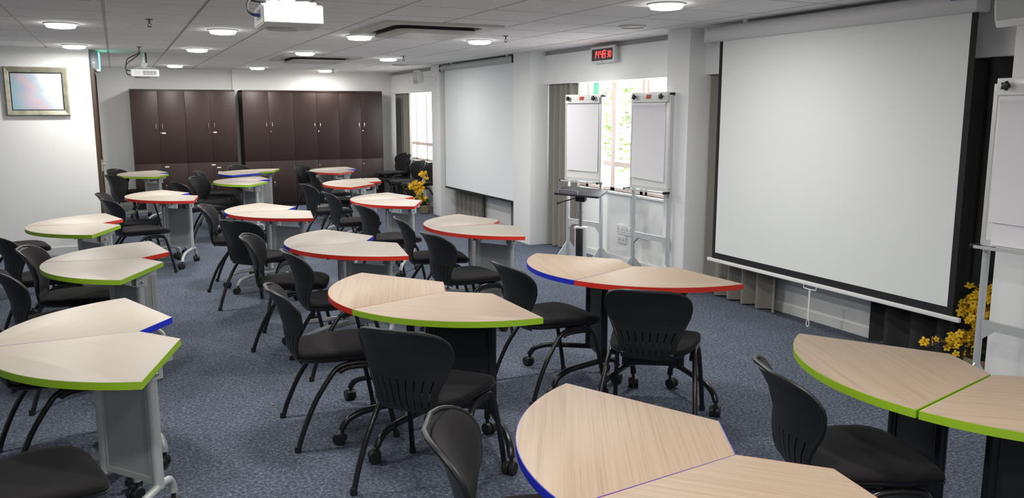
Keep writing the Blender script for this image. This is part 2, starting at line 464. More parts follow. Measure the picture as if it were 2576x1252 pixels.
# ------------------------------------------------------------------ desks
RO, RI, HA, ZT, TH = 0.756, 0.205, 36.0, 0.703, 0.028
def petal(ro, ri, ha, n=22):
    p = [(ri * math.cos(R(-ha)), ri * math.sin(R(-ha)))]
    for k in range(n + 1):
        a = R(-ha + 2 * ha * k / n); p.append((ro * math.cos(a), ro * math.sin(a)))
    p.append((ri * math.cos(R(ha)), ri * math.sin(R(ha))))
    return p
def make_desk(top_mat, edge_mat, frame, panel):
    t = bpy.data.objects.new('petal_desk', None); COL.objects.link(t)
    off = 0.0018
    b = MB(); b.prism(petal(RO - off, RI + off, HA - .15), ZT - TH, ZT, bev=.0015); top = b.build('tabletop', top_mat, t, ang=30)
    pin = petal(RO - off, RI + off, HA - .15); pout = petal(RO, RI, HA)
    b = MB(); n = len(pin)
    for z0, z1 in ((ZT - TH + .0005, ZT - .0012),):
        A = [[b.v((x, y, z)) for x, y in pp] for pp in (pin, pout) for z in (z0, z1)]
        il, ih, ol, oh = A
        for i in range(n):
            j = (i + 1) % n
            b.face([ol[i], ol[j], oh[j], oh[i]]); b.face([ih[i], ih[j], il[j], il[i]]); b.face([oh[i], oh[j], ih[j], ih[i]]); b.face([il[i], il[j], ol[j], ol[i]])
    e = b.build('edge_band', edge_mat, top, ang=30)
    e['label'] = {'red_edge': 'red edge band', 'green_edge': 'lime green edge band', 'blue_edge': 'blue edge band'}[edge_mat]
    # two posts with castor feet splayed like the sides, a modesty panel between them
    lx, ly = .345, .155
    for s in (-1, 1):
        b = MB(); b.cyl((lx, s * ly, .150), (lx, s * ly, ZT - TH - .03), .021, 14); b.build('leg', frame, t)
        d = Vector((.46, s * .215, 0)).normalized()
        p = lambda q, z: Vector((lx, s * ly, z)) + d * q
        b = MB(); b.tube([p(-.115, .078), p(-.112, .105), p(-.09, .140), p(-.045, .152), p(.0, .155), p(.20, .150), p(.28, .142), p(.345, .118), p(.372, .085), p(.375, .075)], .0165, 12, smooth=4)
        ft = b.build('foot', frame, t)
        for q, ang in ((-.115, .5), (.375, -.7)):
            c = p(q, 0)
            b = MB()
            for w in (-1, 1):
                M = Matrix.Translation((c.x, c.y, .030)) @ Matrix.Rotation(math.atan2(d.y, d.x) + ang, 4, 'Z') @ Matrix.Translation((.014, w * .015, 0)) @ Matrix.Rotation(PI / 2, 4, 'X')
                b.lathe([(.012, -.0125), (.027, -.0125), (.030, -.009), (.030, .009), (.027, .0125), (.012, .0125)], 16, M)
            b.tube([(c.x, c.y, .078), (c.x, c.y, .030)], .009, 8)
            b.ball((c.x + .005, c.y, .045), .021, 8, (1, 1, .8))
            b.build('caster', 'caster_rubber', ft)
        b = MB(); b.box(lx - .09, lx + .16, s * ly - .02, s * ly + .02, ZT - TH - .030, ZT - TH - .022); b.box(lx - .035, lx + .035, s * ly - .026, s * ly - .022, ZT - TH - .085, ZT - TH - .022); b.box(lx - .035, lx + .035, s * ly + .022, s * ly + .026, ZT - TH - .085, ZT - TH - .022)
        b.box(lx - .09, lx + .16, s * ly - .02, s * ly - .016, ZT - TH - .022, ZT - TH); b.box(lx - .09, lx + .16, s * ly + .016, s * ly + .02, ZT - TH - .022, ZT - TH)
        br = b.build('hinge_bracket', frame, t, flat=True)
        b = MB()
        for yy in (-.032, .032): b.ball((lx, s * ly + yy, ZT - TH - .06), .009, 8)
        b.build('bolt', 'chrome', br)
    b = MB(); b.box(lx - .006, lx + .006, -ly + .028, ly - .028, .185, .575); b.build('modesty_panel', panel, t, flat=True)
    b = MB(); b.box(lx - .012, lx + .012, -ly + .012, ly - .012, .165, .188); b.box(lx - .011, lx + .011, -ly + .018, -ly + .030, .185, .60); b.box(lx - .011, lx + .011, ly - .030, ly - .018, .185, .60)
    b.box(lx - .008, lx + .008, -ly + .012, ly - .012, ZT - TH - .045, ZT - TH - .015); b.build('crossbar', frame, t, flat=True)
    return t
PROTO = {}
GD = 'petal shaped desks standing in pairs'
def desk(x, y, th, edge, kind, label):
    key = (edge, kind)
    if key not in PROTO:
        o = make_desk({'p': 'pale_wood', 'o': 'oak_wood'}[kind[0]], edge + '_edge', *{'s': ('silver_coat', 'silver_panel'), 'b': ('black_coat', 'black_panel')}[kind[1]])
        PROTO[key] = o
    else:
        o = dup(PROTO[key])
    o.location = (x, y, 0); o.rotation_euler = (0, 0, R(th))
    tag(o, label, 'desk', GD)
CN = {'red': 'red', 'green': 'lime green', 'blue': 'blue'}
TONE = {'p': 'pale', 'o': 'oak'}; FR = {'s': 'grey', 'b': 'black'}
PAIRS = [  # apex, mean direction, near edge, far edge, kind, where
    (.232, 3.70, 181.4, 'green', 'blue', 'ps', 'front pair of the left row'),
    (.289, 5.578, 172.0, 'green', 'red', 'ps', 'second pair of the left row'),
    (.048, 7.534, 177.0, 'green', 'red', 'ps', 'third pair of the left row'),
    (.780, 9.79, 188.9, 'red', 'blue', 'ps', 'fourth pair of the left row'),
    (.711, 13.31, 177.5, 'green', 'blue', 'ps', 'last pair of the left row'),
    (1.628, 1.672, 187.5, 'red', 'blue', 'ob', 'front pair of the middle row'),
    (1.640, 3.938, 198.1, 'green', 'red', 'ob', 'second pair of the middle row'),
    (1.735, 5.706, 188.2, 'red', 'blue', 'ps', 'third pair of the middle row'),
    (1.585, 7.863, 188.8, 'red', 'blue', 'ps', 'fourth pair of the middle row'),
    (1.830, 11.33, 166.4, 'green', 'blue', 'ps', 'fifth pair of the middle row'),
    (2.050, 12.87, 143.2, 'blue', 'green', 'ps', 'last pair of the middle row'),
    (2.874, 1.860, 194.4, 'green', 'green', 'ob', 'front pair of the window row'),
    (2.868, 4.131, 202.3, 'red', 'blue', 'ob', 'second pair of the window row'),
    (2.903, 6.10, 177.6, 'red', 'red', 'ps', 'third pair of the window row'),
    (2.858, 8.275, 173.0, 'red', 'red', 'ps', 'fourth pair of the window row'),
    (3.033, 10.35, 151.5, 'red', 'red', 'ps', 'fifth pair of the window row'),
    (3.371, 12.80, 162.0, 'red', 'blue', 'ps', 'last pair of the window row'),
]
for x, y, mth, e1, e2, kind, where in PAIRS:
    sh = .004 if e1 == e2 == 'green' else (.0003 if where.split()[0] in ('front', 'second') else .0012)
    if where.startswith('fourth pair of the middle'): sh = .005
    # some pairs gape at the hub, some at the rim: each half turned about its far end
    dl = {'third pair of the window row': 1.1, 'fourth pair of the window row': 1.1, 'last pair of the window row': .8}.get(where, 0.0)
    op = .30 if where in ('second pair of the left row', 'third pair of the left row') else 0.0
    a = R(mth + 90)
    for s, e, nf in ((1, e1, 'nearer'), (-1, e2, 'farther')):
        q = mth - s * dl
        ax_ = x + RO * math.cos(R(mth)) - RO * math.cos(R(q)) + s * sh * math.cos(a)
        ay_ = y + RO * math.sin(R(mth)) - RO * math.sin(R(q)) + s * sh * math.sin(a)
        desk(ax_, ay_, q + s * (36.05 + op), e, kind,
             f'{TONE[kind[0]]} desk with {CN[e]} edge, {nf} half of the {where}')

# ------------------------------------------------------------------ chairs
def lerp(tab, z):
    for (a, va), (c, vc) in zip(tab[:-1], tab[1:]):
        if z <= c: return va + (vc - va) * (z - a) / (c - a)
    return tab[-1][1]
ZB0, ZB1 = .395, .758
def back_xz(t):
    z = ZB0 + (ZB1 - ZB0) * t
    x = lerp([(.0, -.205), (.12, -.232), (.3, -.245), (.5, -.252), (.75, -.278), (.92, -.312), (1.0, -.335)], t)
    return x, z
def back_w(t):
    side = lerp([(0, .150), (.10, .148), (.25, .158), (.45, .195), (.6, .222), (.72, .233), (.85, .232), (1.01, .222)], t)
    if t > .70:
        k = (t - .70) / .30
        side *= (1 - k ** 3.4) ** (1 / 3.4) if k < 1 else 0
    return side
def back_pt(a, t, off=0.0, ws=1.0):
    x, z = back_xz(t)
    w = back_w(t) * .89 * ws
    y = a * w
    wing = .070 * (abs(y) / .207) ** 2.0 * (0.55 + .45 * min(1, t / .5))
    return Vector((x + wing + off, y, z))
def make_chair():
    c = bpy.data.objects.new('padded_chair', None); COL.objects.link(c)
    # back shell with slits low down
    av = [-1, -.9]
    for k in range(8):
        cc = -.80 + k * 1.60 / 7
        av += [cc - .017, cc + .017]
    av += [.9, 1]
    tv = [0, .05, .1, .16, .23, .31, .4, .5, .6, .7, .76, .82, .87, .91, .945, .97, .988, .998]
    b = MB(); b.grid(lambda u, w: back_pt(u, w), av, tv, skip=lambda i, j: (i % 2 == 0 and 2 <= i < len(av) - 3 and 1 <= j <= 5)); b.solid(.007)
    shell = b.build('backrest', 'chair_plastic', c, ang=50)
    rim = [back_pt(1, t, -.002) for t in tv[2:]] + [back_pt(-1, t, -.002) for t in tv[:1:-1]]
    b = MB(); b.tube(rim, .0085, 8); b.build('rim', 'chair_plastic', shell)
    b = MB()
    ts = [.24, .3, .4, .5, .6, .7, .78, .85, .9, .94, .965]
    us = [-1, -.96, -.85, -.6, -.3, 0, .3, .6, .85, .96, 1]
    b.grid(lambda u, w: back_pt(u, w, .012 + .016 * (1 - abs(u) ** 6) * min(1, (w - .22) / .06) * min(1, (.972 - w) / .05), .93), us, ts); b.solid(.010)
    b.build('back_pad', 'chair_fabric', shell, ang=60)
    # seat: moulded pan and cushion
    def outline(s, n=48):
        out = []
        for k in range(n):
            a = 2 * PI * k / n
            ca, sa = math.cos(a), math.sin(a)
            ex = 5.5
            r = (abs(ca) ** ex + abs(sa) ** ex) ** (-1 / ex)
            px, py = r * ca, r * sa
            hw = lerp([(-1, .178), (-.4, .210), (.25, .230), (1, .224)], px)
            out.append((.012 + px * .235 * s, py * hw * s))
        return out
    def ring(s, z, curve=0.0):
        rr = []
        for x, y in outline(s):
            zz = z - .020 * max(0, (x - .12) / .125) ** 2 - .006 * max(0, (-.05 - x) / .2) + curve * (y / .22) ** 2
            rr.append((x, y, zz))
        return rr
    b = MB(); b.rings([ring(.30, .396), ring(.70, .396), ring(.90, .404), ring(.995, .420), ring(1.01, .428), ring(.97, .430)]); seat = b.build('seat', 'chair_plastic', c, ang=50)
    b = MB(); b.rings([ring(.97, .428), ring(.995, .434), ring(.99, .446), ring(.95, .453), ring(.80, .456), ring(.45, .453), ring(.15, .452)]); b.build('cushion', 'chair_fabric', seat, ang=60)
    for s in (-1, 1):
        b = MB(); b.tube([(-.245, s * .248, .012), (-.215, s * .243, .10), (-.155, s * .232, .23), (-.075, s * .219, .345), (-.035, s * .212, .380), (.01, s * .209, .392), (.07, s * .208, .396)], .0125, 10, smooth=4)
        lg = b.build('leg', 'chair_tube', c); b = MB(); b.lathe([(.016, 0), (.0165, .006), (.0145, .03)], 12, Matrix.Translation((-.247, s * .248, 0))); b.build('foot_cap', 'black_plastic', lg)
        b = MB(); b.tube([(.235, s * .238, .012), (.215, s * .232, .13), (.178, s * .220, .30), (.160, s * .214, .360), (.138, s * .210, .384), (.10, s * .208, .392), (.05, s * .208, .394)], .0125, 10, smooth=4)
        lg = b.build('leg', 'chair_tube', c); b = MB(); b.lathe([(.016, 0), (.0165, .006), (.0145, .03)], 12, Matrix.Translation((.236, s * .238, 0))); b.build('foot_cap', 'black_plastic', lg)
        b = MB(); b.tube([(-.03, s * .20, .352), (-.02, s * .20, .362), (.02, s * .20, .374), (.12, s * .20, .374), (.15, s * .20, .362)], .014, 10, smooth=3); b.build('link_block', 'black_plastic', c)
    b = MB(); b.cyl((.03, -.208, .388), (.03, .208, .388), .010, 10); b.cyl((.11, -.208, .388), (.11, .208, .388), .010, 10); b.build('under_seat_bar', 'chair_tube', c)
    b = MB(); b.rings([[(-.185 + dx, y, z) for dx, y, z in q] for q in ([(0, -.13, .398), (0, .13, .398), (-.035, .13, .420), (-.035, -.13, .420)], [(.0, -.13, .412), (.0, .13, .412), (-.028, .13, .440), (-.028, -.13, .440)])]); b.build('back_joint', 'chair_plastic', c)
    return c
chair0 = make_chair()
used = [False]
GC = 'black padded chairs at the desks'
def chair(x, y, f, label, group=GC, z=0.0):
    if used[0]: o = dup(chair0)
    else: o = chair0; used[0] = True
    o.location = (x, y, z); o.rotation_euler = (0, 0, R(f))
    tag(o, label, 'chair', group)
def at_desk(rest): return 'black padded chair at ' + rest
for x, y, f, lab in [
    (1.01, 1.93, 333, 'the blue edged oak desk at the bottom, lowest backrest'),
    (2.21, 1.97, 340, 'the farther green edged desk of the front window row pair'),
    (2.43, 3.47, 47, 'the red edged oak desk, its back square to the camera'),
    (2.2, 4.18, 2, 'the blue edged oak desk of the second window row pair'),
    (0.93, 4.08, -2, 'the red edged oak desk of the second middle row pair'),
    (1.15, 3.27, 42, 'the green edged oak desk, slotted back to the camera'),
    (1.04, 5.84, -17, 'the blue edged desk of the third middle row pair'),
    (1.19, 5.14, 3, 'the red edged desk of the third middle row pair'),
    (1.01, 6.98, 40, 'the red edged desk of the fourth middle row pair'),
    (0.95, 7.97, -14, 'the blue edged desk of the fourth middle row pair'),
    (2.22, 5.5, 8, 'the nearer desk of the third window row pair'),
    (2.285, 6.335, -10, 'the farther desk of the third window row pair'),
    (2.25, 7.46, 7, 'the nearer desk of the fourth window row pair'),
    (2.25, 8.77, 2, 'the farther desk of the fourth window row pair'),
    (2.23, 9.91, 11, 'the nearer desk of the fifth window row pair'),
    (2.74, 12.02, 9, 'the nearer desk of the last window row pair'),
    (2.78, 13.18, -47, 'the farther desk of the last window row pair'),
    (2.66, 10.98, -30, 'the farther desk of the fifth window row pair'),
    (1.12, 11.41, -37, 'the farther desk of the fifth middle row pair'),
    (1.28, 12.65, -16, 'the blue edged desk of the last middle row pair'),
    (0.88, 10.89, 18, 'the nearer desk of the fifth middle row pair'),
    (1.80, 13.52, -63, 'the last middle row pair, facing the camera from the cabinets'),
    (0.09, 9.62, -10, 'the blue edged desk of the fourth left row pair'),
    (0.14, 9.06, 19, 'the red edged desk of the fourth left row pair'),
    (0.15, 13.50, -39, 'the blue edged desk of the last left row pair'),
    (0.14, 12.58, 34, 'the green edged desk of the last left row pair'),
    (-0.52, 6.74, 22, 'the green edged desk of the third left row pair'),
    (-0.86, 8.38, 12, 'the red edged desk of the third left row pair'),
    (-0.28, 5.93, -8, 'the red edged desk of the second left row pair'),
    (-0.34, 5.25, 15, 'the green edged desk of the second left row pair'),
    (-0.32, 4.25, 12, 'the blue edged desk of the front left row pair'),
    (-0.37, 2.93, 14, 'the green edged desk in the bottom left corner'),
]:
    chair(x, y, f, at_desk(lab))
GW = 'spare chairs by the far window'
chair(4.34, 14.19, 200, 'black padded chair in the far corner, lower one of its stack', GW)
chair(4.35, 14.22, 200, 'black padded chair in the far corner, top one of its stack', GW, z=.105)
chair(4.38, 13.55, 195, 'black spare chair under the far window, between stack and flowers', GW)
chair(4.40, 12.98, 190, 'black spare chair partly behind the column and the yellow flowers', GW)

# ------------------------------------------------------------------ ceiling fittings
GL = 'round recessed ceiling lights'
proto_l = None
def ceiling_light(x, y, label):
    global proto_l
    if proto_l is None:
        t = bpy.data.objects.new('ceiling_light', None); COL.objects.link(t)
        b = MB(); b.lathe([(.104, -.004), (.106, -.010), (.120, -.010), (.126, -.004), (.126, .0)], 40); b.build('trim_ring', 'lamp_trim', t)
        b = MB(); b.lathe([(.106, -.006), (.107, -.022), (.100, -.033), (.07, -.038), (.002, -.040)], 40); b.build('diffuser', 'lamp_white', t)  # dome made deeper to imitate the bloom around the lamp
        ld = bpy.data.lights.new('ceiling_light_glow', 'AREA'); ld.shape = 'DISK'; ld.size = .20; ld.energy = LAMP_W; ld.color = (1.0, .97, .92)
        lo = bpy.data.objects.new('ceiling_light_glow', ld); COL.objects.link(lo); lo.parent = t; lo.location = (0, 0, -.045)
        proto_l = t; o = t
    else: o = dup(proto_l)
    o.location = (x, y, CEIL)
    tag(o, label, 'ceiling light', GL)
for x, y, lab in [
    (-.34, 7.65, 'round ceiling light in the left row, in front of the painting'),
    (-.34, 10.06, 'round ceiling light close against the wall with the painting'),
    (.88, 7.69, 'round ceiling light left of the big projector'),
    (.87, 10.07, 'round ceiling light behind and left of the big projector'),
    (.86, 13.75, 'round ceiling light above the left cabinets'),
    (2.09, 7.78, 'round ceiling light at the corner of the big air conditioner'),
    (2.07, 10.16, 'round ceiling light in front of the far air conditioner'),
    (2.08, 13.92, 'round ceiling light above the gap between the cabinets'),
    (3.29, 7.77, 'round ceiling light right of the big air conditioner'),
    (3.29, 10.85, 'round ceiling light near the far projector screen'),
    (3.26, 14.41, 'round ceiling light above the right cabinets'),
    (3.285, 4.65, 'round ceiling light at the top edge by the near projector screen'),
    (-.34, 4.3, 'unseen round ceiling light added above the front left desks'), (.88, 4.3, 'unseen round ceiling light added above the camera side of the aisle'), (2.09, 4.3, 'unseen round ceiling light added above the second middle desks'),  # from here on lights out of view, added to light the foreground
    (-.34, 1.4, 'unseen round ceiling light added left of the camera'), (.88, 1.4, 'unseen round ceiling light added over the front of the aisle'), (2.09, 1.4, 'unseen round ceiling light added over the front middle desks'),
    (-.34, -1.6, 'unseen round ceiling light added behind the camera on the left'), (.88, -1.6, 'unseen round ceiling light added behind the camera by the aisle'), (2.09, -1.6, 'unseen round ceiling light added behind the camera over the middle'),
]: ceiling_light(x, y, lab)

def sprinkler(x, y, label):
    t = thing('sprinkler', label, 'sprinkler', (x, y, CEIL), group='ceiling sprinklers')
    b = MB(); b.lathe([(.006, -.006), (.022, -.006), (.030, 0)], 20); b.build('escutcheon', 'sprinkler_metal', t)
    b = MB(); b.cyl((0, 0, -.006), (0, 0, -.03), .006, 10); b.tube([(.0, 0, -.028), (.012, 0, -.036), (.012, 0, -.048), (0, 0, -.055)], .0025, 6); b.tube([(.0, 0, -.028), (-.012, 0, -.036), (-.012, 0, -.048), (0, 0, -.055)], .0025, 6); b.lathe([(.003, -.060), (.016, -.058), (.016, -.055), (.003, -.054)], 14); b.build('spray_head', 'sprinkler_metal', t)
for x, y, lab in [(.28, 7.04, 'dark sprinkler between the two left ceiling lights'), (.28, 10.05, 'dark sprinkler just in front of the far projector mount'), (3.32, 7.22, 'dark sprinkler right of the big air conditioner'), (3.35, 10.38, 'dark sprinkler beside the light near the far screen'), (3.32, 14.08, 'dark sprinkler near the right cabinets')]: sprinkler(x, y, lab)
def ceiling_speaker(x, y, r, label):
    t = thing('ceiling_speaker', label, 'speaker', (x, y, CEIL), group='round ceiling speakers')
    b = MB(); b.lathe([(r * .80, -.004), (r * .84, -.016), (r * .97, -.014), (r, 0)], 36); b.build('rim', 'offwhite_plastic', t)
    b = MB(); b.lathe([(r * .82, -.006), (r * .4, -.010), (.002, -.011)], 36); b.build('grille', 'beige_plastic', t)
ceiling_speaker(3.88, 5.96, .115, 'round beige ceiling speaker near the clock')
ceiling_speaker(3.89, 12.25, .115, 'round ceiling speaker by the far column')
def cassette(x, y, w, l, label):
    t = thing('air_conditioner', label, 'air conditioner', (x, y, CEIL), group='ceiling air conditioners')
    def ring(hw, hl, rad, z): return [(a, c, z) for a, c in rpoly(hw, hl, rad, 6)]
    b = MB(); b.rings([ring(w, l, .01, 0), ring(w, l, .01, -.018), ring(w - .01, l - .01, .02, -.020), ring(w - .12, l - .12, .10, -.018), ring(w - .125, l - .125, .10, -.006)], cap0=False, cap1=False); b.build('fascia', 'beige_plastic', t)
    b = MB(); b.rings([ring(w - .115, l - .115, .09, -.005), ring(w - .175, l - .175, .09, -.005), ring(w - .165, l - .165, .09, -.046)], False, True); b.build('air_slot', 'dark_slot', t)
    b = MB(); b.rings([ring(w - .155, l - .155, .09, -.040), ring(w - .165, l - .165, .09, -.052), ring(w - .18, l - .18, .08, -.056), ring(w - .26, l - .26, .03, -.057)]); p = b.build('centre_panel', 'beige_plastic', t)
    b = MB()
    b.box(-w + .27, w - .27, -l + .27, l - .27, -.0595, -.056)
    b.build('intake_grille', 'offwhite_plastic', p, flat=True)
cassette(2.42, 6.92, .50, .56, 'large square ceiling air conditioner right of the near projector')
cassette(2.42, 11.27, .50, .56, 'farther square ceiling air conditioner towards the cabinets')

# projectors
def projector(x, y, z, rz, W, D, H, label, back=False):
    """origin at the centre of the underside; local -y faces the camera"""
    t = thing('projector', label, 'projector', (x, y, z), rz, group='ceiling mounted projectors')
    b = MB()
    prof = [(-D / 2, 0), (-D / 2 + .004, H * .94), (-D / 2 + .05, H), (D / 2 - .03, H), (D / 2, H * .9), (D / 2, 0)]
    rg = [[(xx, yy, zz) for yy, zz in prof] for xx in (-W / 2, W / 2)]
    b.rings(rg)
    bmesh.ops.bevel(b.bm, geom=b.bm.edges[:], offset=.006, segments=2, affect='EDGES')
    body = b.build('body', 'white_plastic', t)
    b = MB(); b.box(-W * .42, W * .42, -D * .36, D * .42, H - .002, H + .014, bev=.004); b.build('top_deck', 'grey_grille', t)
    b = MB(); b.rings([[(-W * .05 + .30 * W * q * math.cos(a), D * .22 + .2 * D * q * math.sin(a), zz) for a in [2 * PI * k / 24 for k in range(24)]] for q, zz in ((1.0, .002), (.97, -.010), (.85, -.013), (.1, -.014))]); b.build('lens_cover', 'offwhite_plastic', t)
    b = MB()
    if back:
        for k in range(4):
            xa = -W * .08 + k * W * .125
            for q in range(7):
                zz = H * .18 + q * H * .085
                b.box(xa, xa + W * .105, -D / 2 - .002, -D / 2 + .008, zz, zz + H * .05)
        b.build('vent_grille', 'grey_grille', body, flat=True)
        b = MB()
        for q in range(6): b.box(-W * .38, -W * .18, -D / 2 - .0015, -D / 2 + .006, H * .2 + q * H * .09, H * .2 + q * H * .09 + H * .04)
        b.build('speaker_slots', 'offwhite_plastic', body, flat=True)
    else:
        for q in range(5): b.box(-W / 2 - .002, -W / 2 + .006, -D * .30, D * .1, H * .3 + q * H * .1, H * .3 + q * H * .1 + H * .05)
        b.build('connector_bay', 'grey_grille', body, flat=True)
    top = CEIL - z
    b = MB(); b.box(-.05, .05, -.05, .06, H + .012, H + .020); b.box(-.075, .075, -.012, .012, H + .018, H + .026)
    for sx in (-1, 1):
        for sy in (-1, 1): b.tube([(0, 0, H + .022), (sx * W * .32, sy * D * .25, H + .016)], .007, 6)
    b.box(-.035, .035, -.03, .03, H + .03, H + .075); b.build('mount_bracket', 'aluminium', t)
    b = MB(); b.cyl((0, 0, H + .02), (0, 0, top), .018, 14); b.lathe([(.02, top - .012), (.05, top - .006), (.052, top)], 20); b.build('pole', 'aluminium', t)
    return t
PJ1 = (.842, 4.525, 2.03)
pj = projector(*PJ1, R(-1.5), .295, .36, .098, 'large white projector hanging at the top of the photo')
b = MB(); b.tube([(-.02, .03, .254), (-.09, 0, .20), (-.19, -.05, .12), (-.205, -.06, .075), (-.185, -.06, .050), (-.150, -.06, .045)], .006, 8, smooth=6)
c_ = b.build('signal_cable', 'cable_black', pj)
b = MB(); b.cyl((-.176, -.06, .048), (-.145, -.06, .045), .009, 10); b.build('blue_plug', 'plug_blue', c_)['label'] = 'blue plug'
b = MB(); b.tube([(-.01, .05, .254), (-.12, .10, .19), (-.20, .10, .150), (-.165, .02, .125), (-.12, -.02, .115)], .005, 8, smooth=6); b.build('power_cable', 'cable_black', pj)
pj = projector(.342, 10.9, 2.0, R(3), .30, .24, .085, 'small white projector hanging near the exit sign', back=True)
b = MB(); b.tube([(-.03, -.02, .284), (-.08, -.02, .25), (-.17, -.04, .20), (-.195, -.05, .13), (-.195, -.05, .05), (-.18, -.04, .02), (-.15, -.03, .018)], .005, 8, smooth=6)
c_ = b.build('signal_cable', 'cable_black', pj)
b = MB(); b.cyl((-.172, -.03, .018), (-.145, -.03, .018), .007, 8); b.build('red_plug', 'plug_red', c_)['label'] = 'red plug'
b = MB(); b.tube([(-.03, -.02, .270), (-.10, -.02, .21), (-.185, -.04, .14), (-.20, -.05, .09), (-.18, -.03, .07), (-.14, -.02, .065)], .005, 8, smooth=6); b.build('power_cable', 'cable_black', pj)
b = MB(); b.tube([(.025, -.01, .284), (.028, -.012, .22), (.03, -.01, .16)], .008, 8); b.build('drop_cable', 'cable_black', pj)

# ------------------------------------------------------------------ exit sign, painting, clock, speakers, sockets
t = thing('exit_sign', 'grey exit light box with green glow at the end of the left wall', 'exit sign', (XP, 10.75, 2.05))
b = MB(); b.box(0.0, .095, -.03, .36, 0, .21, bev=.005); hs = b.build('housing', 'grey_box', t)
b = MB(); b.box(.095, .107, -.025, .355, .03, .208, bev=.002); b.build('lit_face', 'exit_green', t)
b = MB(); b.cyl((.025, -.034, .025), (.025, -.029, .025), .007, 12); b.build('indicator_lamp', 'led_green', hs)
b = MB(); b.box(.03, .055, -.033, -.029, .085, .10); b.box(.07, .107, -.036, .05, -.004, .022); b.build('test_label', 'label_white', hs)
t = thing('painting', 'framed cloud painting in a dull gold frame on the left wall', 'painting', (-.755, YP, 1.815))
b = MB()
HWp, HHp = .305, .262
def fr(hw, hh, y): return [(-hw, y, -hh), (hw, y, -hh), (hw, y, hh), (-hw, y, hh)]
b.rings([fr(HWp, HHp, -.001), fr(HWp, HHp, -.035), fr(HWp - .012, HHp - .012, -.042), fr(HWp - .045, HHp - .045, -.030), fr(HWp - .052, HHp - .058, -.024), fr(HWp - .052, HHp - .058, -.006)], False, False); b.build('frame', 'gold_frame', t, ang=20)
b = MB(); b.rings([fr(HWp - .050, HHp - .056, -.006), fr(HWp - .050, HHp - .056, -.020), fr(HWp - .062, HHp - .068, -.020), fr(HWp - .062, HHp - .068, -.006)], False, False); b.build('liner', 'black_liner', t, ang=20)
b = MB(); b.box(-HWp + .06, HWp - .06, -.012, -.004, -HHp + .066, HHp - .066); b.build('canvas', 'cloud_canvas', t, flat=True)
# clock: local -x is the front
t = thing('wall_clock', 'red digital wall clock on the pelmet above the middle window', 'clock', (4.60, 7.50, 2.165))
b = MB(); b.box(-.062, 0, -.215, .215, -.062, .070, bev=.008); b.build('housing', 'offwhite_plastic', t)
b = MB()
def frx(hy, hz, x): return [(x, -hy, -hz), (x, hy, -hz), (x, hy, hz), (x, -hy, hz)]
b.rings([frx(.235, .083, -.050), frx(.235, .083, -.070), frx(.228, .078, -.074), frx(.204, .058, -.074), frx(.204, .058, -.066)], False, False); b.build('bezel', 'aluminium', t, ang=20)
b = MB(); b.box(-.068, -.062, -.206, .206, -.060, .060); b.build('display', 'clock_face', t, flat=True)
b = MB(); b.cyl((-.0775, 0, -.069), (-.073, 0, -.069), .004, 8); b.build('sensor', 'black_plastic', t)
SEG = {'1': 'bc', '4': 'fgbc', '8': 'abcdefg', '3': 'abgcd', '0': 'abcdef'}
def digit(b, ch, y, z, w, h, th):
    # y decreases to the reader's right (the face looks towards -x)
    q = {'a': ((0, h), (w, h)), 'g': ((0, h / 2), (w, h / 2)), 'd': ((0, 0), (w, 0)), 'f': ((0, h / 2), (0, h)), 'e': ((0, 0), (0, h / 2)), 'b': ((w, h / 2), (w, h)), 'c': ((w, 0), (w, h / 2))}
    sl = .10
    for s in SEG[ch]:
        (u0, v0), (u1, v1) = q[s]
        def P(u, v): return (-.0695, y - u - sl * v, z + v)
        if v0 == v1: u0 += th * .4; u1 -= th * .4
        else: v0 += th * .4; v1 -= th * .4
        b.tube([P(u0, v0), P(u1, v1)], th / 2, 6)
b = MB()
for ch, y in (('1', .175), ('4', .115)): digit(b, ch, y, -.034, .040, .074, .006)
for ch, y in (('4', .045), ('8', -.012)): digit(b, ch, y, -.034, .040, .074, .006)
for ch, y in (('3', -.090), ('0', -.132)): digit(b, ch, y, -.028, .028, .055, .0055)
b.build('led_digits', 'led_red', t)['label'] = 'glowing red digits reading 14 48 30'

def wall_speaker(x, y, z, mx, my, rz, s, label):
    t = thing('wall_speaker', label, 'speaker', (x, y, z), rz, group='white wall speakers')
    # local +x is the wall side, local -x the grille side
    n = 9
    front = []
    b = MB()
    rg = []
    for yy in (-.085, .085):
        out = []
        for k in range(n):
            a = -1 + 2 * k / (n - 1); out.append((-.075 + .018 * a * a * s, yy * s, .105 * a * s))
        out += [(.03, yy * s * .6, .085 * s), (.055, yy * s * .45, .05 * s), (.055, yy * s * .45, -.05 * s), (.03, yy * s * .6, -.085 * s)]
        rg.append(out)
    b.rings(rg); bmesh.ops.bevel(b.bm, geom=b.bm.edges[:], offset=.004, segments=1, affect='EDGES'); b.build('cabinet', 'white_plastic', t)
    b = MB(); b.grid(lambda u, w: Vector((-.078 + .018 * w * w * s, u * .076 * s, w * .094 * s)), [-1, 0, 1], [-1 + q / 4 for q in range(9)]); b.solid(.003); b.build('grille', 'casing_grey', t)
    M = Matrix.Rotation(-rz, 4, 'Z')
    w = M @ Vector((mx - x, my - y, 0))
    b = MB(); b.tube([(.04, 0, 0), w * .75 + Vector((.0, 0, .0)), w], .014, 10)
    d = (Matrix.Rotation(-rz, 4, 'Z') @ Vector((-1, 0, 0)))
    b.tube([w, w + d * .016], .052, 20); b.build('wall_bracket', 'white_plastic', t)
wall_speaker(4.235, 12.36, 2.105, 4.42, 12.18, R(8), 1.0, 'white wall speaker on the far column beside the far screen')
wall_speaker(4.20, 2.86, 2.150, 4.42, 2.80, R(-6), 1.25, 'white wall speaker above the nearest flipchart')
